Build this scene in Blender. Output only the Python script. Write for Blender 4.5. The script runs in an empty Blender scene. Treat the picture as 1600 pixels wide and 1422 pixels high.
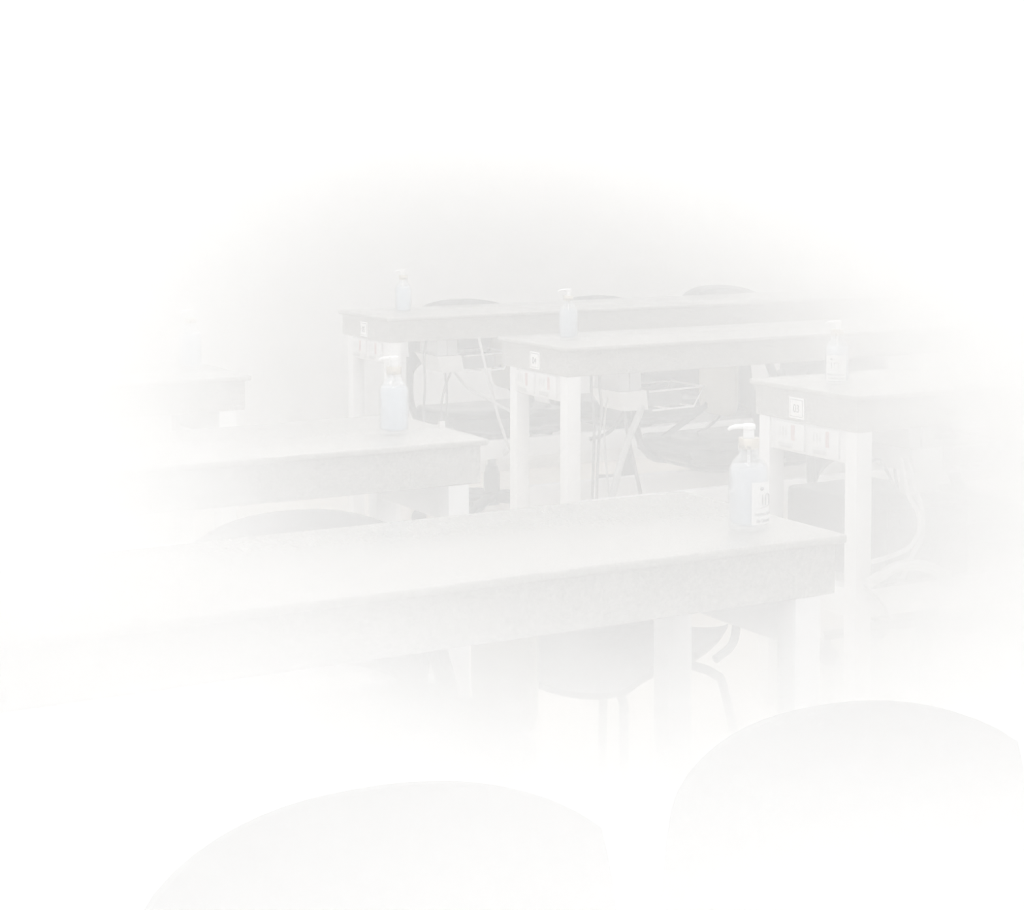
import bpy, bmesh, math
from mathutils import Vector, Matrix
pi = math.pi
S = bpy.context.scene
COL = S.collection

# ------------------------------------------------------------------ camera, world, lamps, exposure
YAW, PITCH = math.radians(29.5), math.radians(3.0)
cam_data = bpy.data.cameras.new('camera')
cam = bpy.data.objects.new('camera', cam_data)
COL.objects.link(cam)
cam.location = (0, 0, 1.243)
cam.rotation_euler = (pi/2 - PITCH, 0, -YAW)
cam_data.sensor_width = 36
cam_data.lens = 65.5875
cam_data.shift_y = -0.18952
cam_data.clip_start = 0.02
S.camera = cam

W = bpy.data.worlds.new('world')
S.world = W
W.use_nodes = True
bg = W.node_tree.nodes['Background']
bg.inputs[0].default_value = (1, 1, 1, 1)
bg.inputs[1].default_value = 1.21

S.view_settings.view_transform = 'Standard'
S.view_settings.look = 'None'
S.view_settings.gamma = 1
S.view_settings.exposure = 0
S.view_settings.use_curve_mapping = False
S.cycles.max_bounces = 16
S.cycles.diffuse_bounces = 4
S.cycles.glossy_bounces = 3
S.cycles.transmission_bounces = 6
S.cycles.transparent_max_bounces = 12
S.cycles.volume_bounces = 10
S.cycles.caustics_reflective = False
S.cycles.caustics_refractive = False
S.cycles.use_denoising = True
S.cycles.use_adaptive_sampling = True
S.cycles.adaptive_threshold = 0.03
S.cycles.adaptive_min_samples = 16
S.cycles.volume_max_steps = 64
S.cycles.volume_step_rate = 4


def ceiling_lamp(x, y, e):
    l = bpy.data.lights.new('ceiling_lamp', 'AREA')
    l.shape = 'RECTANGLE'
    l.size, l.size_y = 0.3, 1.2
    l.energy = e
    l.color = (1, 0.99, 0.97)
    o = bpy.data.objects.new('ceiling_lamp', l)
    o.location = (x, y, 2.62)
    COL.objects.link(o)


for lx in (0.4, 2.2, 4.0):
    for ly in (1.2, 3.2, 5.2):
        ceiling_lamp(lx, ly, {1.2: 9.4, 3.2: 15.5, 5.2: 3.8}[ly])


# ------------------------------------------------------------------ materials
def new_mat(name):
    m = bpy.data.materials.new(name)
    m.use_nodes = True
    nt = m.node_tree
    return m, nt, nt.nodes['Principled BSDF']


def plain(name, col, rough=0.5, spec=0.5, metal=0.0, noise=0.04, scale=60, bump=0.0):
    m, nt, b = new_mat(name)
    b.inputs['Roughness'].default_value = rough
    b.inputs['Specular IOR Level'].default_value = spec
    b.inputs['Metallic'].default_value = metal
    tc = nt.nodes.new('ShaderNodeTexCoord')
    n = nt.nodes.new('ShaderNodeTexNoise')
    n.inputs['Scale'].default_value = scale
    n.inputs['Detail'].default_value = 4
    nt.links.new(tc.outputs['Object'], n.inputs['Vector'])
    r = nt.nodes.new('ShaderNodeValToRGB')
    r.color_ramp.elements[0].position, r.color_ramp.elements[1].position = 0.3, 0.7
    r.color_ramp.elements[0].color = tuple(c*(1-noise) for c in col) + (1,)
    r.color_ramp.elements[1].color = tuple(min(1, c*(1+noise)) for c in col) + (1,)
    nt.links.new(n.outputs['Fac'], r.inputs['Fac'])
    nt.links.new(r.outputs['Color'], b.inputs['Base Color'])
    if bump:
        bp = nt.nodes.new('ShaderNodeBump')
        bp.inputs['Strength'].default_value = bump
        bp.inputs['Distance'].default_value = 0.002
        nt.links.new(n.outputs['Fac'], bp.inputs['Height'])
        nt.links.new(bp.outputs['Normal'], b.inputs['Normal'])
    return m


def granite(name, rough):
    m, nt, b = new_mat(name)
    b.inputs['Roughness'].default_value = rough
    tc = nt.nodes.new('ShaderNodeTexCoord')
    v = nt.nodes.new('ShaderNodeTexVoronoi')
    v.inputs['Scale'].default_value = 420
    n = nt.nodes.new('ShaderNodeTexNoise')
    n.inputs['Scale'].default_value = 220
    n.inputs['Detail'].default_value = 8
    for k in (v, n):
        nt.links.new(tc.outputs['Object'], k.inputs['Vector'])
    r = nt.nodes.new('ShaderNodeValToRGB')
    e = r.color_ramp.elements
    e[0].position, e[0].color = 0.30, (0.19, 0.185, 0.175, 1)
    e[1].position, e[1].color = 0.72, (0.40, 0.39, 0.37, 1)
    mx = nt.nodes.new('ShaderNodeMix')
    mx.data_type = 'RGBA'
    mx.inputs[0].default_value = 0.22
    nt.links.new(n.outputs['Fac'], r.inputs['Fac'])
    nt.links.new(r.outputs['Color'], mx.inputs[6])
    r2 = nt.nodes.new('ShaderNodeValToRGB')
    r2.color_ramp.elements[0].color = (0.10, 0.095, 0.09, 1)
    r2.color_ramp.elements[1].color = (0.42, 0.41, 0.38, 1)
    nt.links.new(v.outputs['Color'], r2.inputs['Fac'])
    nt.links.new(r2.outputs['Color'], mx.inputs[7])
    nt.links.new(mx.outputs[2], b.inputs['Base Color'])
    return m


M_TOP = granite('granite_laminate_polished', 0.20)
M_APRON = granite('granite_laminate_edge', 0.45)
M_WHITE = plain('white_powder_coat', (0.67, 0.67, 0.675), 0.4, noise=0.015)
M_PLATE = plain('white_plastic', (0.80, 0.80, 0.80), 0.35, noise=0.01)
M_PANEL = plain('off_white_panel', (0.60, 0.60, 0.605), 0.4, noise=0.01)
M_SOCKET = plain('socket_grey', (0.42, 0.42, 0.42), 0.5)  # plain mid grey of the socket slots and outlet tags
M_RED = plain('red_plastic', (0.44, 0.29, 0.285), 0.4)
M_INK = plain('dark_ink', (0.05, 0.05, 0.055), 0.6)
M_GREYINK = plain('grey_lettering', (0.12, 0.125, 0.135), 0.6)
M_LABELINK = plain('grey_label_print', (0.16, 0.165, 0.175), 0.6)
M_BLACK = plain('black_plastic', (0.022, 0.022, 0.024), 0.35, noise=0.1)
M_SHELL = plain('glossy_black_plastic', (0.02, 0.02, 0.022), 0.22, noise=0.1)
M_TABLET = plain('beige_laminate', (0.40, 0.37, 0.30), 0.45, noise=0.06, scale=12)
M_CABLE = plain('grey_cable', (0.16, 0.16, 0.165), 0.5)
M_CABLE_L = plain('light_grey_cable', (0.42, 0.42, 0.42), 0.5)
M_CABLE_W = plain('white_cable', (0.48, 0.48, 0.48), 0.5)
M_WALL = plain('white_wall_paint', (0.64, 0.64, 0.64), 0.7, noise=0.01, scale=8)
M_BASE = plain('pale_baseboard', (0.62, 0.61, 0.59), 0.5, noise=0.02)
M_FLOOR = plain('beige_vinyl_floor', (0.70, 0.645, 0.575), 0.35, noise=0.05, scale=9)
M_GOLD = plain('gold_metal', (0.50, 0.445, 0.35), 0.2, metal=1.0, noise=0.02)
M_PUMP = plain('white_pump_plastic', (0.76, 0.76, 0.76), 0.3, noise=0.01)
M_LABEL = plain('white_label', (0.66, 0.66, 0.66), 0.5, noise=0.01)
M_CHROME = plain('dark_steel', (0.12, 0.12, 0.125), 0.3, metal=0.6)


def glass_mat():
    m, nt, b = new_mat('clear_bottle_glass')
    nt.nodes.remove(b)
    out = nt.nodes['Material Output']
    t = nt.nodes.new('ShaderNodeBsdfTransparent')
    t.inputs[0].default_value = (0.96, 0.965, 0.97, 1)
    g = nt.nodes.new('ShaderNodeBsdfGlossy')
    g.inputs['Roughness'].default_value = 0.04
    lw = nt.nodes.new('ShaderNodeLayerWeight')
    lw.inputs['Blend'].default_value = 0.35
    f = nt.nodes.new('ShaderNodeMath')
    f.operation = 'MULTIPLY_ADD'
    f.inputs[1].default_value = 0.55
    f.inputs[2].default_value = 0.03
    nt.links.new(lw.outputs['Facing'], f.inputs[0])
    mx = nt.nodes.new('ShaderNodeMixShader')
    nt.links.new(f.outputs[0], mx.inputs[0])
    nt.links.new(t.outputs[0], mx.inputs[1])
    nt.links.new(g.outputs[0], mx.inputs[2])
    nt.links.new(mx.outputs[0], out.inputs['Surface'])
    return m


def gel_mat(name, col, clear):
    m, nt, b = new_mat(name)
    b.inputs['Base Color'].default_value = col
    b.inputs['Roughness'].default_value = 0.15
    out = nt.nodes['Material Output']
    t = nt.nodes.new('ShaderNodeBsdfTransparent')
    t.inputs[0].default_value = (0.90, 0.95, 1.0, 1)
    mx = nt.nodes.new('ShaderNodeMixShader')
    mx.inputs[0].default_value = clear
    nt.links.new(b.outputs[0], mx.inputs[1])
    nt.links.new(t.outputs[0], mx.inputs[2])
    nt.links.new(mx.outputs[0], out.inputs['Surface'])
    return m


M_GLASS = glass_mat()
M_GEL = gel_mat('pale_blue_gel', (0.80, 0.90, 1.0, 1), 0.30)
M_GEL_PALE = gel_mat('paler_blue_gel', (0.86, 0.91, 0.98, 1), 0.50)


# ------------------------------------------------------------------ mesh helpers
def link(name, bm, mat, parent=None, sharp=38):
    bmesh.ops.recalc_face_normals(bm, faces=bm.faces)
    lim = math.radians(sharp)
    for e in bm.edges:
        if len(e.link_faces) == 2 and e.calc_face_angle(0) > lim:
            e.smooth = False
    for f in bm.faces:
        f.smooth = True
    me = bpy.data.meshes.new(name)
    bm.to_mesh(me)
    bm.free()
    me.materials.append(mat)
    o = bpy.data.objects.new(name, me)
    COL.objects.link(o)
    if parent is not None:
        o.parent = parent
    return o


def box(bm, lo, hi, bev=0.0, seg=2):
    vs = [bm.verts.new((x, y, z)) for x in (lo[0], hi[0]) for y in (lo[1], hi[1]) for z in (lo[2], hi[2])]
    q = ((0, 1, 3, 2), (4, 6, 7, 5), (0, 4, 5, 1), (2, 3, 7, 6), (0, 2, 6, 4), (1, 5, 7, 3))
    fs = [bm.faces.new([vs[i] for i in k]) for k in q]
    if bev:
        es = list({e for f in fs for e in f.edges})
        bmesh.ops.bevel(bm, geom=es, offset=bev, segments=seg, profile=0.5, affect='EDGES')
    return vs


def boxes(*specs):
    bm = bmesh.new()
    for s in specs:
        box(bm, *s)
    return bm


def smooth_path(pts, n=6):
    pts = [Vector(p) for p in pts]
    if len(pts) < 3:
        return pts
    out = []
    ext = [pts[0]*2 - pts[1]] + pts + [pts[-1]*2 - pts[-2]]
    for i in range(1, len(ext)-2):
        p0, p1, p2, p3 = ext[i-1:i+3]
        for k in range(n):
            t = k/n
            out.append(0.5*((2*p1) + (p2-p0)*t + (2*p0-5*p1+4*p2-p3)*t*t + (3*p1-p0-3*p2+p3)*t**3))
    out.append(pts[-1])
    return out


def tube(bm, pts, r, seg=10, smooth=6, flat=1.0):
    path = smooth_path(pts, smooth) if smooth else [Vector(p) for p in pts]
    rings = []
    prev = None
    for i, p in enumerate(path):
        d = (path[min(i+1, len(path)-1)] - path[max(i-1, 0)]).normalized()
        if prev is None:
            ref = Vector((0, 0, 1)) if abs(d.z) < 0.9 else Vector((1, 0, 0))
            u = d.cross(ref).normalized()
        else:
            u = (prev - d*prev.dot(d)).normalized()
        prev = u
        v = d.cross(u)
        rr = r[min(i*len(r)//len(path), len(r)-1)] if isinstance(r, (list, tuple)) else r
        rings.append([bm.verts.new(p + (u*math.cos(a) + v*math.sin(a)*flat)*rr)
                      for a in [2*pi*k/seg for k in range(seg)]])
    for a, b in zip(rings, rings[1:]):
        for k in range(seg):
            bm.faces.new((a[k], a[(k+1) % seg], b[(k+1) % seg], b[k]))
    bm.faces.new(rings[0][::-1])
    bm.faces.new(rings[-1])
    return bm


def lathe(bm, prof, c=(0, 0, 0), seg=40):
    rings = []
    for r, z in prof:
        if r < 1e-5:
            rings.append([bm.verts.new((c[0], c[1], c[2]+z))])
        else:
            rings.append([bm.verts.new((c[0]+r*math.cos(2*pi*k/seg), c[1]+r*math.sin(2*pi*k/seg), c[2]+z)) for k in range(seg)])
    for a, b in zip(rings, rings[1:]):
        for k in range(seg):
            k2 = (k+1) % seg
            if len(a) == 1 and len(b) == 1:
                continue
            if len(a) == 1:
                bm.faces.new((a[0], b[k2], b[k]))
            elif len(b) == 1:
                bm.faces.new((a[k], a[k2], b[0]))
            else:
                bm.faces.new((a[k], a[k2], b[k2], b[k]))
    return bm


def rounded_outline(w, h, r, seg=6):
    pts = []
    for cx, cy, a0 in ((w/2-r, h/2-r, 0), (-w/2+r, h/2-r, pi/2), (-w/2+r, -h/2+r, pi), (w/2-r, -h/2+r, 1.5*pi)):
        for k in range(seg+1):
            a = a0 + pi/2*k/seg
            pts.append((cx + r*math.cos(a), cy + r*math.sin(a)))
    return pts


def plate(bm, w, h, r, t, mtx, bev=0.0):
    """rounded rectangle of w x h, thickness t along +z, placed by mtx"""
    o = rounded_outline(w, h, r)
    lay = [(0, bev), (bev, 0), (t-bev, 0), (t, bev)] if bev else [(0, 0), (t, 0)]
    rings = []
    for z, ins in lay:
        sx, sy = (w-2*ins)/w, (h-2*ins)/h
        rings.append([bm.verts.new(mtx @ Vector((x*sx, y*sy, z))) for x, y in o])
    n = len(o)
    for a, b in zip(rings, rings[1:]):
        for k in range(n):
            bm.faces.new((a[k], a[(k+1) % n], b[(k+1) % n], b[k]))
    bm.faces.new(rings[0][::-1])
    bm.faces.new(rings[-1])
    return bm


def text_bm(body, size, align='CENTER', extrude=0.0006, sx=1.0, spacing=1.0):
    cu = bpy.data.curves.new('lettering', 'FONT')
    cu.body = body
    cu.size = size
    cu.align_x = align
    cu.extrude = extrude
    cu.space_line = spacing
    o = bpy.data.objects.new('lettering', cu)
    COL.objects.link(o)
    dg = bpy.context.evaluated_depsgraph_get()
    me = bpy.data.meshes.new_from_object(o.evaluated_get(dg))
    bm = bmesh.new()
    bm.from_mesh(me)
    bpy.data.objects.remove(o)
    bpy.data.curves.remove(cu)
    bpy.data.meshes.remove(me)
    for v in bm.verts:
        v.co.x *= sx
    return bm


def thing(name, label, cat, loc=(0, 0, 0), rz=0.0, group=None):
    o = bpy.data.objects.new(name, None)
    o.empty_display_size = 0.1
    COL.objects.link(o)
    o.location = loc
    o.rotation_euler = (0, 0, rz)
    return tag(o, label, cat, group)


def tag(o, label, cat, group=None):
    o['label'] = label
    o['category'] = cat
    if group:
        o['group'] = group
    return o


def struct(name, bm, m, parent=None):
    o = link(name, bm, m, parent)
    o['kind'] = 'structure'
    return o


def dup(root, loc, rz, label, group=None):
    r = root.copy()
    COL.objects.link(r)
    r.location = loc
    r.rotation_euler = (0, 0, rz)
    r['label'] = label
    if group:
        r['group'] = group
    for ch in list(root.children):
        c = ch.copy()
        COL.objects.link(c)
        c.parent = r
        for g in list(ch.children):
            d = g.copy()
            COL.objects.link(d)
            d.parent = c
    return r


# ------------------------------------------------------------------ room
struct('floor', boxes(((-4, -2, -0.1), (8.5, 6.55, 0))), M_FLOOR)
struct('wall_back', boxes(((-4, 6.55, -0.1), (8.5, 6.7, 2.7))), M_WALL)
struct('baseboard_back', boxes(((-4, 6.535, 0.0), (8.5, 6.55, 0.072), 0.003)), M_BASE)

# lettering on the back wall
wl = thing('wall_lettering', 'two lines of grey lettering mounted high on the white back wall', 'lettering', (3.01, 6.55, 1.378))
rot = Matrix.Rotation(pi/2, 4, 'X')
for txt, z in (('Instituto Nacional', 0.117), ('de Odontología', 0.0)):
    bm = text_bm(txt, 0.100, sx=0.80, extrude=0.003)
    bm.transform(Matrix.Translation((0, -0.003, z)) @ rot)
    link('text_line', bm, M_GREYINK, wl)

# ------------------------------------------------------------------ benches
BL, BW = 2.08, 0.38


def bench(x0, y0, label, number=None, plate_at=0.2, end_stretcher=True, rear=0.31):
    t = thing('lab_bench', label, 'bench', (x0, y0, 0), 0, 'granite topped lab benches in two columns')
    bm = bmesh.new()
    box(bm, (0, 0, 0.738), (BL, BW, 0.75), 0.004, 3)
    link('tabletop', bm, M_TOP, t)
    i, k = 0.012, 0.03
    bm = bmesh.new()
    ring = []
    for ins, zz in ((i, 0.738), (i, 0.671), (i+0.002, 0.669), (i+0.018, 0.669), (i+0.018, 0.738)):
        ring.append([bm.verts.new((x, y, zz)) for x, y in ((ins, ins), (BL-ins, ins), (BL-ins, BW-ins), (ins, BW-ins))])
    for r0, r1 in zip(ring, ring[1:]):
        for c in range(4):
            bm.faces.new((r0[c], r0[(c+1) % 4], r1[(c+1) % 4], r1[c]))
    for c in range(4):
        bm.faces.new((ring[-1][c], ring[-1][(c+1) % 4], ring[0][(c+1) % 4], ring[0][c]))
    link('apron', bm, M_APRON, t)
    link('underside', boxes(((k, k, 0.705), (BL-k, BW-k, 0.737))), M_APRON, t)
    x1, x2 = 0.0135, BL-0.033-0.043
    ya, yb = 0.014, rear
    for lx in (x1, x2):
        for ly in (ya, yb):
            g = link('leg', boxes(((lx, ly, 0.012), (lx+0.043, ly+0.04, 0.6692), 0.003)), M_WHITE, t)
            bm = bmesh.new()
            lathe(bm, [(0, 0), (0.014, 0), (0.016, 0.004), (0.012, 0.0125), (0, 0.0125)], (lx+0.0215, ly+0.02, 0), 16)
            link('foot', bm, M_BLACK, g)
    # stretchers near the floor
    z0, z1 = 0.264, 0.326
    for lx in ((x1, x2) if end_stretcher else (x2,)):
        link('stretcher', boxes(((lx+0.006, ya+0.04, z0), (lx+0.036, yb, z1), 0.002)), M_WHITE, t)
    for ly in (ya, yb):
        link('stretcher', boxes(((x1+0.043, ly+0.006, z0), (x2, ly+0.034, z1), 0.002)), M_WHITE, t)
    for lx in (x1, x2):
        link('end_rail', boxes(((lx+0.008, ya+0.04, 0.600), (lx+0.034, yb, 0.6692), 0.002)), M_WHITE, t)
    # cable tray below the top: a sheet metal end and a wire basket holding a dark power strip
    bm = bmesh.new()
    xa, xm, xb, yf, yr = 0.215, 0.325, 0.50, 0.07, 0.235
    bot = [(xa+0.03, yf+0.02), (xm, yf+0.02), (xm, yr-0.02), (xa+0.03, yr-0.02)]
    top = [(xa, yf), (xm-0.02, yf), (xm-0.02, yr), (xa, yr)]
    vb = [bm.verts.new((x, y, 0.553)) for x, y in bot]
    vt = [bm.verts.new((x, y, 0.610)) for x, y in top]
    for n in range(4):
        m2 = (n+1) % 4
        bm.faces.new((vb[n], vb[m2], vt[m2], vt[n]))
    bm.faces.new(vb[::-1])
    bm.faces.new(vt)
    tr = link('cable_tray', bm, M_WHITE, t)
    for hx in (xa+0.01, xm-0.06):
        link('hanger', boxes(((hx, yf+0.02, 0.605), (hx+0.035, yr-0.02, 0.7045))), M_WHITE, tr)
    bm = bmesh.new()
    for y in (yf, yr):
        tube(bm, [(xm-0.01, y, 0.606), (xb, y, 0.610), (xb-0.035, y, 0.556), (xm, y, 0.552)], 0.0032, 6, 0)
    for x, z in ((xb, 0.610), (xb-0.035, 0.556), (xm+0.06, 0.5535)):
        tube(bm, [(x, yf, z), (x, yr, z)], 0.0032, 6, 0)
    link('wire_basket', bm, M_WHITE, tr)
    link('power_strip', boxes(((xm+0.006, yf+0.025, 0.5595), (xb-0.055, yr-0.025, 0.602), 0.006)), M_CABLE, tr)
    if number:
        # power panel with two outlets and the number plate on the end facing the aisle
        face = x1 + 0.004
        pn = link('power_panel', boxes(((face, ya+0.04, 0.598), (x1+0.008, yb, 0.669), 0.0015)), M_PANEL, t)
        for y in (0.245, 0.125):
            bm = bmesh.new()
            box(bm, (face-0.006, y-0.052, 0.604), (face, y+0.052, 0.664), 0.002)
            link('outlet', bm, M_PANEL, pn)
            link('red_switch', boxes(((face-0.0085, y-0.021, 0.625), (face-0.006, y-0.010, 0.660), 0.001)), M_RED, pn)
            link('socket', boxes(*[((face-0.0065, y+0.008+0.011*j, 0.632), (face-0.0055, y+0.012+0.011*j, 0.652)) for j in range(3)]), M_SOCKET, pn)
            link('outlet_tag', boxes(((face-0.0075, y-0.012, 0.6065), (face-0.006, y+0.034, 0.6175), 0.0005)), M_SOCKET, pn)
        face = i
        pl = link('number_plate', boxes(((face-0.003, plate_at-0.026, 0.676), (face, plate_at+0.026, 0.723), 0.0008)), M_PLATE, t)
        fr = []
        y0_, y1_, z0_, z1_ = plate_at-0.022, plate_at+0.022, 0.680, 0.719
        e = face-0.0034
        for lo, hi in (((y0_, z0_), (y1_, z0_+0.0013)), ((y0_, z1_-0.0013), (y1_, z1_)), ((y0_, z0_), (y0_+0.0013, z1_)), ((y1_-0.0013, z0_), (y1_, z1_))):
            fr.append(((e, lo[0], lo[1]), (face-0.0028, hi[0], hi[1])))
        link('plate_border', boxes(*fr), M_GREYINK, pl)
        bm = text_bm(number, 0.026, sx=0.85)
        bm.transform(Matrix.Translation((face-0.0032, plate_at, 0.690)) @ Matrix.Rotation(-pi/2, 4, 'Z') @ rot)
        link('plate_number', bm, M_INK, pl)
    return t


bench(2.57, 3.06, 'granite topped bench with white legs and number plate 03 on its end', '03', 0.216, True, 0.318)
bench(2.57, 4.25, 'granite topped bench with white legs and number plate 04 on its end', '04', 0.183, False, 0.29)
bench(2.57, 5.35, 'granite topped bench closest to the back wall, number plate 05 on its end', '05', 0.197, True, 0.292)
bench(1.60-BL, 1.92, 'foreground granite bench with the labelled blue gel bottle near its end')
bench(1.60-BL, 2.91, 'second granite bench, standing just behind the foreground bench across from plate 04')
bench(1.60-BL, 4.056, 'third and most distant bench of the column without number plates')


# ------------------------------------------------------------------ gel bottles
def cyl_wrap(bm, r, az):
    """bend a flat x/z mesh (y = depth outwards) onto a cylinder of radius r, centred on azimuth az"""
    for v in bm.verts:
        a = az + v.co.x / r
        rr = r + v.co.y
        v.co = Vector((rr*math.cos(a), rr*math.sin(a), v.co.z))


def bottle(loc, label, nozzle, label_az=None, gel=None, level=0.087):
    t = thing('pump_bottle', label, 'bottle', loc, 0, 'gold collared pump bottles on the benches')
    R = 0.0272
    prof = [(0, 0.002), (R-0.006, 0.0), (R-0.0015, 0.002), (R, 0.007), (R, 0.078), (R-0.002, 0.086), (R-0.007, 0.095),
            (R-0.0125, 0.1005), (R-0.0145, 0.104), (R-0.0145, 0.112), (R-0.0165, 0.112), (R-0.0165, 0.104), (R-0.014, 0.1),
            (R-0.0085, 0.0935), (R-0.0035, 0.085), (R-0.002, 0.078), (R-0.002, 0.010), (R-0.006, 0.0075), (0, 0.009)]
    bm = bmesh.new()
    lathe(bm, prof, seg=48)
    link('glass_body', bm, M_GLASS, t)
    bm = bmesh.new()
    q = R-0.0021
    top = [(q, 0.078), (q-0.0015, 0.0845), (q-0.002, level), (0, level)] if level > 0.08 else [(q, level), (0, level)]
    lathe(bm, [(0, 0.0095), (q-0.004, 0.0095), (q, 0.013)] + top, seg=48)
    link('liquid', bm, gel or M_GEL, t)
    bm = bmesh.new()
    lathe(bm, [(0.0128, 0.106), (0.0145, 0.106), (0.0145, 0.1085), (0.0128, 0.1085)], seg=32)
    link('neck_ring', bm, M_GLASS, t)
    bm = bmesh.new()
    lathe(bm, [(0, 0.1105), (0.0138, 0.1105), (0.0142, 0.112), (0.0142, 0.1235), (0.0136, 0.1247), (0, 0.1247)], seg=36)
    link('collar', bm, M_GOLD, t)
    bm = bmesh.new()
    lathe(bm, [(0, 0.1247), (0.0075, 0.1247), (0.0072, 0.1355), (0.0092, 0.1365), (0.0092, 0.1415), (0.0075, 0.1435), (0, 0.1435)], seg=28)
    d = Vector((math.cos(nozzle), math.sin(nozzle), 0))
    tube(bm, [d*0.004 + Vector((0, 0, 0.1395)), d*0.016 + Vector((0, 0, 0.1395)), d*0.024 + Vector((0, 0, 0.1378)), d*0.0275 + Vector((0, 0, 0.1348))],
         [0.0036, 0.0032, 0.0026, 0.0022], 10)
    link('pump', bm, M_PUMP, t)
    bm = bmesh.new()
    tube(bm, [(0, 0, 0.111), (0.001, 0, 0.05), (0.004, 0, 0.012)], 0.0022, 8)
    link('dip_tube', bm, M_PUMP, t)
    if label_az is not None:
        wl_, z0, z1 = 0.048, 0.011, 0.068
        bm = bmesh.new()
        n = 24
        rows = []
        for k in range(n+1):
            x = -wl_/2 + wl_*k/n
            rows.append([bm.verts.new((x, 0.0003, z0)), bm.verts.new((x, 0.0003, z1)), bm.verts.new((x, 0.0006, z1)), bm.verts.new((x, 0.0006, z0))])
        for a, b in zip(rows, rows[1:]):
            for j in range(4):
                bm.faces.new((a[j], a[(j+1) % 4], b[(j+1) % 4], b[j]))
        bm.faces.new(rows[0])
        bm.faces.new(rows[-1][::-1])
        cyl_wrap(bm, R, label_az)
        lb = link('paper_label', bm, M_LABEL, t)

        def ink(bm_, name):
            bmesh.ops.subdivide_edges(bm_, edges=[e for e in bm_.edges if e.calc_length() > 0.004], cuts=2)
            cyl_wrap(bm_, R, label_az)
            link(name, bm_, M_LABELINK, lb)
        for txt, z, s in (('Instituto Nacional', 0.0232, 0.0070), ('de Odontología', 0.0142, 0.0070)):
            b2 = text_bm(txt, s, sx=0.80, extrude=0.0002)
            for v in b2.verts:
                v.co = Vector((v.co.x, 0.0008 + v.co.z, z + v.co.y))
            ink(b2, 'label_text')
        # the mark: a letter pair under a dot, struck by a rising line
        b2 = bmesh.new()
        tube(b2, [(-0.0085, 0.0008, 0.0475), (-0.0085, 0.0008, 0.0605)], 0.0013, 8, 0, 0.4)
        tube(b2, [(-0.003, 0.0008, 0.0475), (-0.003, 0.0008, 0.0605)], 0.0013, 8, 0, 0.4)
        tube(b2, [(-0.003, 0.0008, 0.0575), (0.0005, 0.0008, 0.0612), (0.0048, 0.0008, 0.0600), (0.006, 0.0008, 0.0565), (0.006, 0.0008, 0.0475)], 0.0013, 8, 4, 0.4)
        tube(b2, [(-0.0125, 0.0008, 0.0425), (0.0115, 0.0008, 0.0465)], 0.0006, 6, 0, 0.5)
        lathe(b2, [(0, -0.0028), (0.0019, -0.0021), (0.0028, 0), (0.0019, 0.0021), (0, 0.0028)], (-0.0095, 0.0006, 0.0690), 12)
        for v in b2.verts:
            v.co.z -= 0.0095
        ink(b2, 'label_mark')
    return t


AZ_CAM = -pi/2 - YAW            # azimuth from a bottle towards the viewer
NOZ = pi - YAW                  # pump nozzles point along the picture's left
bottle((1.504, 2.012, 0.75), 'pump bottle of blue gel with white label on the foreground bench end', NOZ, AZ_CAM + 0.92, M_GEL_PALE)
bottle((1.474, 3.041, 0.75), 'unlabelled pump bottle of blue gel on the second bench, before plate 05', NOZ, None, M_GEL)
bottle((1.521, 4.252, 0.75), 'pump bottle on the distant bench at the far left of the photo', NOZ, None, M_GEL_PALE)
bottle((2.669, 3.246, 0.75), 'labelled pump bottle standing on the bench numbered 03', NOZ, AZ_CAM - 0.30, M_GEL_PALE)
bottle((2.695, 4.444, 0.75), 'pump bottle of pale gel standing on the bench numbered 04', NOZ, None, M_GEL_PALE)
bottle((2.708, 5.514, 0.75), 'pump bottle of blue gel on the bench numbered 05 by the wall', NOZ, None, M_GEL)


# ------------------------------------------------------------------ chairs
def curved_panel(w, zb, zt, arch_b, arch_t, y0, wrap, th, n=20, m=8, lean=0.0):
    bm = bmesh.new()
    grid = [[[None]*(m+1) for _ in range(n+1)] for _ in range(2)]
    for s in range(2):
        for i in range(n+1):
            u = -1 + 2*i/n
            cu = 1 - abs(u)**2.6
            for j in range(m+1):
                v = j/m
                z = (zb + arch_b*cu)*(1-v) + (zt - arch_t*(1-cu))*v
                side = 1 - 0.06*(abs(u)**6)*((2*v-1)**2)
                y = y0 - wrap*u*u + lean*(z-zb) + (th/2 if s else -th/2)*(1 - 0.7*max(abs(u)**8, abs(2*v-1)**8))
                grid[s][i][j] = bm.verts.new((w/2*u*side, y, z))
    for s in range(2):
        for i in range(n):
            for j in range(m):
                q = [grid[s][i][j], grid[s][i+1][j], grid[s][i+1][j+1], grid[s][i][j+1]]
                bm.faces.new(q if s == 0 else q[::-1])
    for i in range(n):
        for j in (0, m):
            bm.faces.new((grid[0][i][j], grid[0][i+1][j], grid[1][i+1][j], grid[1][i][j]))
    for j in range(m):
        for i in (0, n):
            bm.faces.new((grid[0][i][j], grid[0][i][j+1], grid[1][i][j+1], grid[1][i][j]))
    return bm


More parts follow.
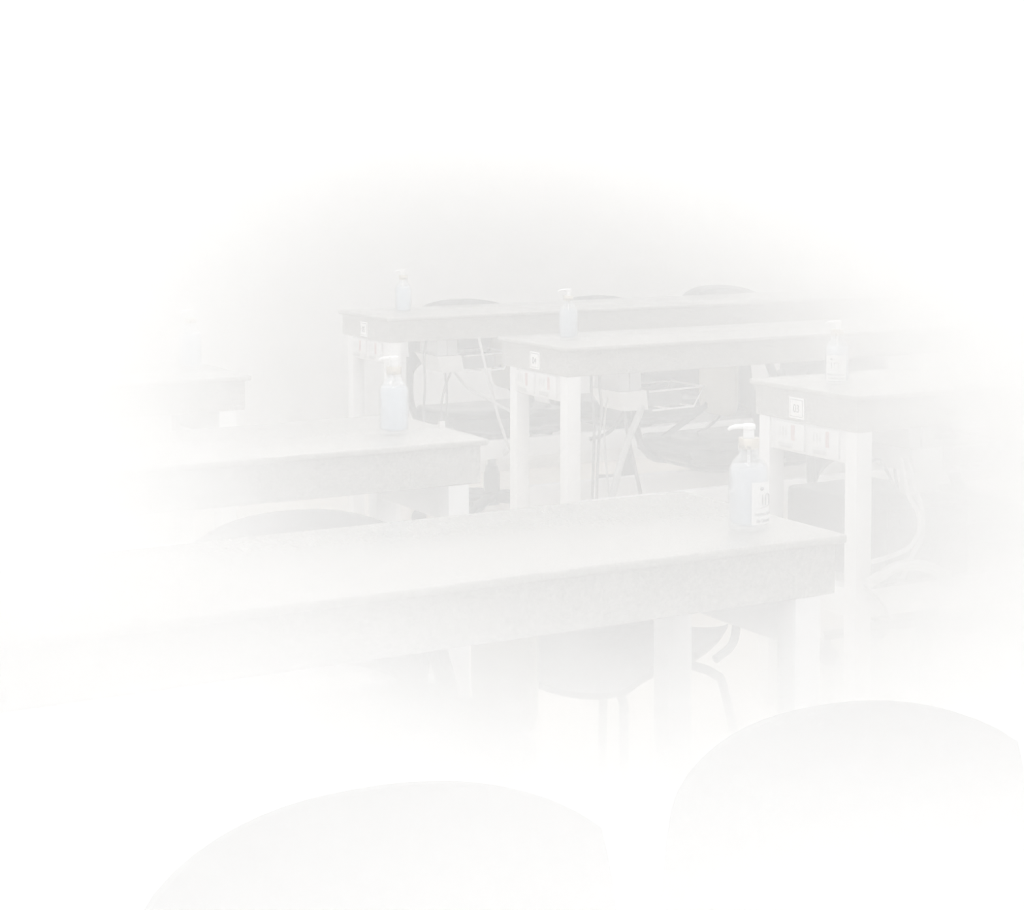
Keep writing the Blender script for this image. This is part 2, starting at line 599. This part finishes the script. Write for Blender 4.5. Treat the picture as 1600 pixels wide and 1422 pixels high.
def make_task_chair(label, group):
    t = thing('task_chair', label, 'chair', (0, 0, 0), 0, group)
    bm = bmesh.new()
    plate(bm, 0.46, 0.44, 0.09, 0.062, Matrix.Translation((0, 0, 0.345)), 0.018)
    for v in bm.verts:
        if v.co.z > 0.38:
            v.co.z -= 0.012*max(0, 1 - (v.co.x/0.2)**2)
    link('seat', bm, M_SHELL, t, 60)
    bm = bmesh.new()
    plate(bm, 0.40, 0.38, 0.08, 0.016, Matrix.Translation((0, 0, 0.331)), 0.004)
    link('seat_pan', bm, M_BLACK, t)
    link('backrest', curved_panel(0.45, 0.455, 0.70, 0.055, 0.05, 0.235, 0.055, 0.034, lean=0.06), M_SHELL, t, 70)
    for s in (-1, 1):
        bm = bmesh.new()
        tube(bm, [(s*0.17, 0.06, 0.338), (s*0.218, 0.09, 0.345), (s*0.232, 0.13, 0.385), (s*0.232, 0.165, 0.44), (s*0.222, 0.185, 0.50), (s*0.214, 0.198, 0.57)],
             0.017, 10, 6, 0.7)
        link('back_support', bm, M_BLACK, t)
    link('tilt_mechanism', boxes(((-0.07, -0.055, 0.298), (0.07, 0.05, 0.333), 0.008)), M_BLACK, t)
    bm = bmesh.new()
    tube(bm, [(0.05, 0.0, 0.318), (0.17, 0.0, 0.315), (0.23, -0.02, 0.306)], [0.006, 0.006, 0.011], 8)
    link('lever', bm, M_BLACK, t)
    bm = bmesh.new()
    lathe(bm, [(0, 0.07), (0.026, 0.07), (0.028, 0.09), (0.028, 0.175), (0.023, 0.192), (0.021, 0.205), (0.0145, 0.206), (0.0145, 0.262), (0.024, 0.263), (0.026, 0.275), (0.022, 0.284), (0.015, 0.285), (0.015, 0.30), (0, 0.30)], seg=24)
    link('gas_column', bm, M_CHROME, t)
    for k in range(5):
        a = 2*pi*k/5 + 0.15
        d = Vector((math.cos(a), math.sin(a), 0))
        bm = bmesh.new()
        tube(bm, [d*0.015 + Vector((0, 0, 0.098)), d*0.12 + Vector((0, 0, 0.092)), d*0.26 + Vector((0, 0, 0.072))], [0.026, 0.022, 0.018], 8, 4, 0.7)
        lg = link('base_leg', bm, M_BLACK, t)
        bm = bmesh.new()
        p = Vector((-d.y, d.x, 0))
        for s in (-1, 1):
            c = d*0.25 + p*0.014*s + Vector((0, 0, 0.026))
            b2 = bmesh.new()
            lathe(b2, [(0, -0.009), (0.02, -0.009), (0.026, -0.006), (0.026, 0.006), (0.02, 0.009), (0, 0.009)], seg=16)
            b2.transform(Matrix.Translation(c) @ p.to_track_quat('Z', 'Y').to_matrix().to_4x4())
            me = bpy.data.meshes.new('tmp')
            b2.to_mesh(me)
            b2.free()
            bm.from_mesh(me)
            bpy.data.meshes.remove(me)
        tube(bm, [d*0.25 + Vector((0, 0, 0.026)), d*0.25 + Vector((0, 0, 0.064))], 0.009, 8, 0)
        link('caster', bm, M_BLACK, lg)
    return t


def set_back(chair, dz):
    for c in chair.children:
        if c.name.split('.')[0] == 'backrest':
            c.location.z = dz


def add_tablet(chair, x, y, z, w=0.19, h=0.19, yaw=0.0):
    bm = bmesh.new()
    m = Matrix.Translation((x, y, z)) @ Matrix.Rotation(yaw, 4, 'Z') @ Matrix.Rotation(pi/2, 4, 'Y') @ Matrix.Rotation(pi/2, 4, 'Z')
    plate(bm, w, h, 0.045, 0.016, Matrix.Translation((0, 0, 0)) @ m, 0.003)
    o = link('writing_tablet', bm, M_TABLET, chair)
    o['label'] = 'beige folded writing tablet'
    s = 1 if x > 0 else -1
    bm = bmesh.new()
    tube(bm, [(s*0.225, 0.12, 0.36), (x + 0.02, y + 0.05, z - h*0.3), (x + 0.012, y + 0.01, z)], 0.010, 8, 5)
    link('tablet_hinge', bm, M_BLACK, chair)
    return o


GC = 'black task chairs at the benches'
c1 = make_task_chair('black task chair with beige tablet tucked at the aisle end of bench 05', GC)
c1.location = (3.08, 5.585, 0)
t2 = dup(c1, (3.64, 5.59, 0), 0.0, 'black task chair tucked under the middle of bench 05', GC)
t3 = dup(c1, (4.22, 5.60, 0), 0.1, 'black task chair farthest along the bench 05 row', GC)
a2 = dup(c1, (3.385, 4.635, 0), 0.0, 'black task chair with beige tablet between the benches 04 and 05', GC)
a3 = dup(c1, (3.96, 4.64, 0), 0.0, 'second black task chair behind bench 04, seen under bench 03', GC)
t5 = dup(c1, (3.155, 3.48, 0), 0.0, 'black task chair tucked under bench 03 behind the black computer case', GC)
l1 = dup(c1, (1.14, 2.50, 0), 0.0, 'black task chair with beige tablet tucked under the foreground bench', GC)
d1 = dup(c1, (1.17, 1.20, 0), 0.0, 'black task chair closest to the viewer, below the labelled bottle', GC)
d2 = dup(c1, (0.665, 1.20, 0), 0.0, 'black task chair closest to the viewer, at the bottom centre', GC)
for o, dz in ((c1, 0.062), (t2, 0.055), (t3, 0.075), (a2, 0.0), (a3, -0.01), (t5, -0.012), (l1, 0.0), (d1, 0.0), (d2, 0.0)):
    set_back(o, dz)
add_tablet(c1, 0.06, 0.02, 0.56)
for c in l1.children:
    if c.name.split('.')[0] == 'backrest':
        c.scale.z, c.location.z = 1.3, -0.222
add_tablet(a2, -0.03, 0.02, 0.565)
add_tablet(l1, 0.235, -0.03, 0.475)

# four-legged chair standing at the end of the second bench
vc = thing('stacking_chair', 'small black four-legged chair at the end of the second bench', 'chair', (1.765, 2.755, 0), math.radians(-72))
bm = bmesh.new()
n = 14
g = [[None]*(n+1) for _ in range(n+1)]
h = [[None]*(n+1) for _ in range(n+1)]
for i in range(n+1):
    for j in range(n+1):
        u, v = -1 + 2*i/n, -1 + 2*j/n
        rr = 1 - 0.10*(abs(u)**4)*(abs(v)**4)
        x, y = 0.165*u*rr, 0.155*v*rr
        z = 0.375 + 0.028*u*u + 0.025*max(0, v)**2 - 0.03*max(0, -v)**3
        g[i][j] = bm.verts.new((x, y, z))
        h[i][j] = bm.verts.new((x*0.96, y*0.96, z-0.034*(1-0.6*max(u**6, v**6))))
for i in range(n):
    for j in range(n):
        bm.faces.new((g[i][j], g[i+1][j], g[i+1][j+1], g[i][j+1]))
        bm.faces.new((h[i][j], h[i][j+1], h[i+1][j+1], h[i+1][j]))
for i in range(n):
    for j in (0, n):
        bm.faces.new((g[i][j], g[i+1][j], h[i+1][j], h[i][j]))
        bm.faces.new((g[j][i], g[j][i+1], h[j][i+1], h[j][i]))
link('seat', bm, M_BLACK, vc, 60)
link('backrest', curved_panel(0.34, 0.435, 0.60, 0.01, 0.03, 0.185, 0.03, 0.016, lean=0.1), M_BLACK, vc, 70)
for s in (-1, 1):
    bm = bmesh.new()
    tube(bm, [(s*0.135, 0.12, 0.365), (s*0.14, 0.165, 0.385), (s*0.14, 0.178, 0.43), (s*0.14, 0.182, 0.50)], 0.008, 8)
    link('back_support', bm, M_CHROME, vc)
    for q in (-1, 1):
        bm = bmesh.new()
        tube(bm, [(s*0.09, q*0.10, 0.352), (s*0.128, q*0.128, 0.335), (s*0.142, q*0.145, 0.29), (s*0.185, q*0.19, 0.006)], 0.0085, 10, 5)
        lg = link('leg', bm, M_CHROME, vc)
        bm = bmesh.new()
        lathe(bm, [(0, 0), (0.011, 0), (0.0115, 0.012), (0.0095, 0.018), (0, 0.018)], (s*0.186, q*0.191, 0), 14)
        link('leg_cap', bm, M_BLACK, lg)

# ------------------------------------------------------------------ things under the benches
cp = thing('computer_case', 'black computer case lying on the stretchers under bench 03', 'computer', (2.66, 3.08, 0.326))
bm = bmesh.new()
box(bm, (0, 0, 0.004), (0.255, 0.335, 0.175), 0.012, 3)
link('case_body', bm, M_BLACK, cp)
link('front_panel', boxes(((0.012, -0.006, 0.016), (0.243, 0.004, 0.163), 0.003)), M_BLACK, cp)
link('drive_slot', boxes(((0.12, -0.008, 0.125), (0.23, -0.005, 0.145), 0.001)), M_CHROME, cp)
bm = bmesh.new()
lathe(bm, [(0, -0.004), (0.008, -0.004), (0.009, 0.002), (0, 0.002)], seg=16)
bm.transform(Matrix.Translation((0.05, -0.006, 0.14)) @ Matrix.Rotation(pi/2, 4, 'X'))
link('power_button', bm, M_CHROME, cp)
for fx in (0.03, 0.225):
    link('foot', boxes(((fx-0.015, 0.0, 0), (fx+0.015, 0.33, 0.006))), M_BLACK, cp)

ad = thing('power_adapter', 'white power adapter hanging below the cable tray of bench 03', 'adapter', (2.85, 3.19, 0.47))
bm = bmesh.new()
box(bm, (-0.030, -0.02, 0), (0.052, 0.02, 0.088), 0.008, 3)
for v in bm.verts:
    v.co.x += -0.18*(v.co.z - 0.09)*-0.3
link('adapter_body', bm, M_PLATE, ad)
link('hook', boxes(((0.006, -0.004, 0.085), (0.014, 0.004, 0.122))), M_WHITE, ad)


def cable(name, label, pts, r, mat, group, ends=None):
    bm = bmesh.new()
    tube(bm, pts, r, 8, 6)
    o = link(name, bm, mat)
    tag(o, label, 'cable', group)
    if ends:
        e = Vector(pts[-1])
        link('plug', boxes(((e.x-0.011, e.y-0.009, e.z-0.03), (e.x+0.011, e.y+0.009, e.z+0.004), 0.003)), M_PLATE, o)
    return o


CB = [
 ('grey cable hanging straight beside the front leg of bench 05', [(2.753, 5.43, 0.67), (2.753, 5.45, 0.612), (2.755, 5.45, 0.519), (2.75, 5.45, 0.43), (2.752, 5.45, 0.30)], 0.004, M_CABLE, 0),
 ('grey cable with white plug, left one of the crossing pair under bench 05', [(2.862, 5.50, 0.60), (2.860, 5.47, 0.553), (2.843, 5.47, 0.511), (2.827, 5.47, 0.448), (2.826, 5.47, 0.385)], 0.004, M_CABLE, 1),
 ('grey cable with white plug, right one of the crossing pair under bench 05', [(2.846, 5.52, 0.60), (2.847, 5.49, 0.552), (2.856, 5.49, 0.498), (2.856, 5.49, 0.423), (2.861, 5.49, 0.375)], 0.004, M_CABLE, 1),
 ('grey cable sweeping from the tray of bench 05 to the chair seat', [(2.870, 5.50, 0.575), (2.881, 5.48, 0.549), (2.919, 5.46, 0.497), (2.968, 5.40, 0.458), (3.012, 5.33, 0.424), (3.03, 5.30, 0.399), (3.027, 5.30, 0.367), (3.012, 5.30, 0.320), (2.99, 5.34, 0.28)], 0.005, M_CABLE_L, 0),
 ('light grey cable slanting down beside the rear leg of bench 04', [(2.908, 5.36, 0.67), (2.912, 5.32, 0.571), (2.927, 5.31, 0.503), (2.946, 5.30, 0.418), (2.97, 5.30, 0.353), (2.989, 5.30, 0.299)], 0.005, M_CABLE_L, 0),
 ('black cable hanging beside the front leg of bench 04, leftmost strand', [(2.719, 4.36, 0.68), (2.719, 4.36, 0.619), (2.727, 4.36, 0.544), (2.728, 4.36, 0.455), (2.722, 4.36, 0.300)], 0.004, M_CABLE, 0),
 ('black cable hanging beside the front leg of bench 04, second strand', [(2.759, 4.38, 0.68), (2.759, 4.38, 0.615), (2.765, 4.38, 0.557), (2.755, 4.38, 0.45), (2.749, 4.38, 0.300)], 0.004, M_CABLE, 0),
 ('thin grey cable dropping from the tray corner of bench 04', [(2.800, 4.40, 0.590), (2.793, 4.40, 0.562), (2.787, 4.40, 0.499), (2.791, 4.40, 0.426), (2.804, 4.40, 0.300)], 0.003, M_CABLE_L, 0),
 ('dark cable looping sideways across the hanging cables of bench 04', [(2.880, 4.42, 0.556), (2.85, 4.42, 0.519), (2.823, 4.42, 0.490), (2.791, 4.42, 0.476), (2.752, 4.42, 0.470)], 0.0055, M_BLACK, 0),
 ('grey cable dropping steeply behind the thick pale hose of bench 04', [(2.855, 4.42, 0.60), (2.865, 4.42, 0.546), (2.883, 4.42, 0.453), (2.903, 4.42, 0.378), (2.925, 4.42, 0.290)], 0.0055, M_CABLE, 0),
 ('thick pale hose slanting down from the tray of bench 04', [(2.880, 4.36, 0.585), (2.869, 4.34, 0.555), (2.835, 4.34, 0.485), (2.804, 4.34, 0.412), (2.772, 4.34, 0.310)], 0.010, M_CABLE_L, 0),
 ('black cord hanging from the chair with beige tablet behind bench 04', [(3.47, 4.78, 0.50), (3.455, 4.75, 0.477), (3.426, 4.75, 0.441), (3.389, 4.75, 0.417), (3.353, 4.75, 0.403)], 0.005, M_CABLE, 0),
 ('black cable arching from the leg of bench 03 down to the case', [(2.69, 3.20, 0.55), (2.721, 3.20, 0.572), (2.739, 3.20, 0.582), (2.761, 3.20, 0.578), (2.784, 3.20, 0.540), (2.80, 3.20, 0.515), (2.812, 3.20, 0.500)], 0.004, M_CABLE, 0),
 ('black cable falling from the tray of bench 03 beside the white adapter', [(2.806, 3.22, 0.60), (2.816, 3.22, 0.568), (2.832, 3.235, 0.529), (2.840, 3.235, 0.505), (2.846, 3.24, 0.498)], 0.004, M_CABLE, 0),
 ('white cable curving in front of the black computer case, outer loop', [(2.72, 3.09, 0.60), (2.708, 3.05, 0.528), (2.725, 3.04, 0.492), (2.729, 3.04, 0.45), (2.701, 3.04, 0.417), (2.647, 3.04, 0.403), (2.600, 3.04, 0.397)], 0.005, M_CABLE_W, 0),
 ('white cable curving in front of the black computer case, inner loop', [(2.745, 3.10, 0.60), (2.741, 3.05, 0.51), (2.749, 3.05, 0.467), (2.746, 3.05, 0.433), (2.719, 3.05, 0.396), (2.701, 3.06, 0.345)], 0.005, M_CABLE_W, 0),
 ('white cable bunched along the stretcher under the black computer case', [(2.60, 3.05, 0.350), (2.63, 3.045, 0.363), (2.665, 3.045, 0.376), (2.71, 3.045, 0.378), (2.765, 3.045, 0.366), (2.821, 3.05, 0.338)], 0.012, M_CABLE_W, 0),
 ('dark cable trailing down across the stretcher of bench 03', [(2.588, 3.055, 0.345), (2.622, 3.05, 0.314), (2.649, 3.05, 0.285), (2.671, 3.055, 0.255)], 0.004, M_CABLE, 0),
]
for lab, pts, r, m, plug in CB:
    cable('hose' if 'hose' in lab else 'cable', lab, pts, r, m, 'cables hanging under the numbered benches', plug)

# ------------------------------------------------------------------ white haze added for the washed-out fade, thinner around the benches
mm = bpy.data.materials.new('white_fade_haze')
mm.use_nodes = True
nt = mm.node_tree
nt.nodes.remove(nt.nodes['Principled BSDF'])
out = nt.nodes['Material Output']
sc = nt.nodes.new('ShaderNodeVolumeScatter')
sc.inputs['Color'].default_value = (1, 1, 1, 1)
sc.inputs['Anisotropy'].default_value = 0.2
geo = nt.nodes.new('ShaderNodeNewGeometry')
# side banks: axis point of the clear lane, half widths (across, up), tilt terms, falloff power, widening
# towards the back, densest value; an even veil over the viewer's half of the room; depth where the banks begin
PC = (2.6155, 4.9723, 0.4083)
AX = (1.6901, 0.7974)
K, TILT, POW = 0.18300, (0.1505, 0.0817, 0.1716), 2.5344
WID = (0.2845, 0.1825)
CAP, NEAR, BASE = 5.0, 0.7260, 0.0004
GATE = (1.2, 2.0)
BANK = 9.0
sy, cy_ = math.sin(YAW), math.cos(YAW)

def vmath(op, a, b):
    nd = nt.nodes.new('ShaderNodeVectorMath')
    nd.operation = op
    for k, v in ((0, a), (1, b)):
        if isinstance(v, (tuple, list)):
            nd.inputs[k].default_value = v
        elif v is not None:
            nt.links.new(v, nd.inputs[k])
    return nd

def fmath(op, a, b=None):
    nd = nt.nodes.new('ShaderNodeMath')
    nd.operation = op
    for k, v in ((0, a), (1, b)):
        if isinstance(v, (int, float)):
            nd.inputs[k].default_value = v
        elif v is not None:
            nt.links.new(v, nd.inputs[k])
    return nd.outputs[0]

d = vmath('SUBTRACT', geo.outputs['Position'], PC).outputs[0]
e0 = (sy, cy_, 0)
e1 = (cy_, -sy, 0)
along = vmath('DOT_PRODUCT', d, e0).outputs['Value']
wid1 = fmath('MAXIMUM', fmath('ADD', fmath('MULTIPLY', along, WID[0]), 1.0), 0.25)   # the pocket widens towards the back
wid2 = fmath('MAXIMUM', fmath('ADD', fmath('MULTIPLY', along, WID[1]), 1.0), 0.25)
a1 = tuple((e1[i] + TILT[1]*e0[i])/AX[0] for i in range(3))
a2_ = tuple(((0, 0, 1)[i] + TILT[0]*e1[i] + TILT[2]*e0[i])/AX[1] for i in range(3))
sq = None
for ax, wd in ((a1, wid1), (a2_, wid2)):
    q = vmath('DOT_PRODUCT', d, ax).outputs['Value']
    q = fmath('DIVIDE', q, wd)
    q2 = fmath('MULTIPLY', q, q)
    sq = q2 if sq is None else fmath('ADD', sq, q2)
n_ = fmath('MULTIPLY', fmath('POWER', sq, POW), K)
n_ = fmath('MINIMUM', n_, CAP)
# low bank added to fade the foreground floor to white
def smooth(v, lo, hi):
    r_ = nt.nodes.new('ShaderNodeMapRange')
    r_.interpolation_type = 'SMOOTHSTEP'
    for nm, val in (('From Min', lo), ('From Max', hi), ('To Min', 1), ('To Max', 0)):
        r_.inputs[nm].default_value = val
    nt.links.new(v, r_.inputs['Value'])
    return r_.outputs[0]
sx_ = nt.nodes.new('ShaderNodeSeparateXYZ')
nt.links.new(geo.outputs['Position'], sx_.inputs[0])
fwd = vmath('DOT_PRODUCT', geo.outputs['Position'], e0).outputs['Value']
n_ = fmath('MULTIPLY', n_, fmath('SUBTRACT', 1.0, smooth(fwd, GATE[0], GATE[1])))
n_ = fmath('ADD', n_, fmath('MULTIPLY', smooth(fwd, 0.8, 2.4), NEAR))
n_ = fmath('ADD', n_, BASE)
bank = fmath('MULTIPLY', smooth(sx_.outputs['Z'], 0.56, 0.91), smooth(fwd, 1.33, 1.87))
n_ = fmath('ADD', n_, fmath('MULTIPLY', bank, BANK))
# the added haze thins out towards the ceiling
n_ = fmath('MULTIPLY', n_, smooth(sx_.outputs['Z'], 1.6, 2.1))
nt.links.new(n_, sc.inputs['Density'])
nt.links.new(sc.outputs[0], out.inputs['Volume'])
mo = link('fade_haze', boxes(((-0.9, -0.7, -0.05), (6.4, 6.6, 2.1))), mm)
mo['kind'] = 'stuff'
tag(mo, 'added white haze giving the washed-out fade, thinner around the benches', 'fade_haze')
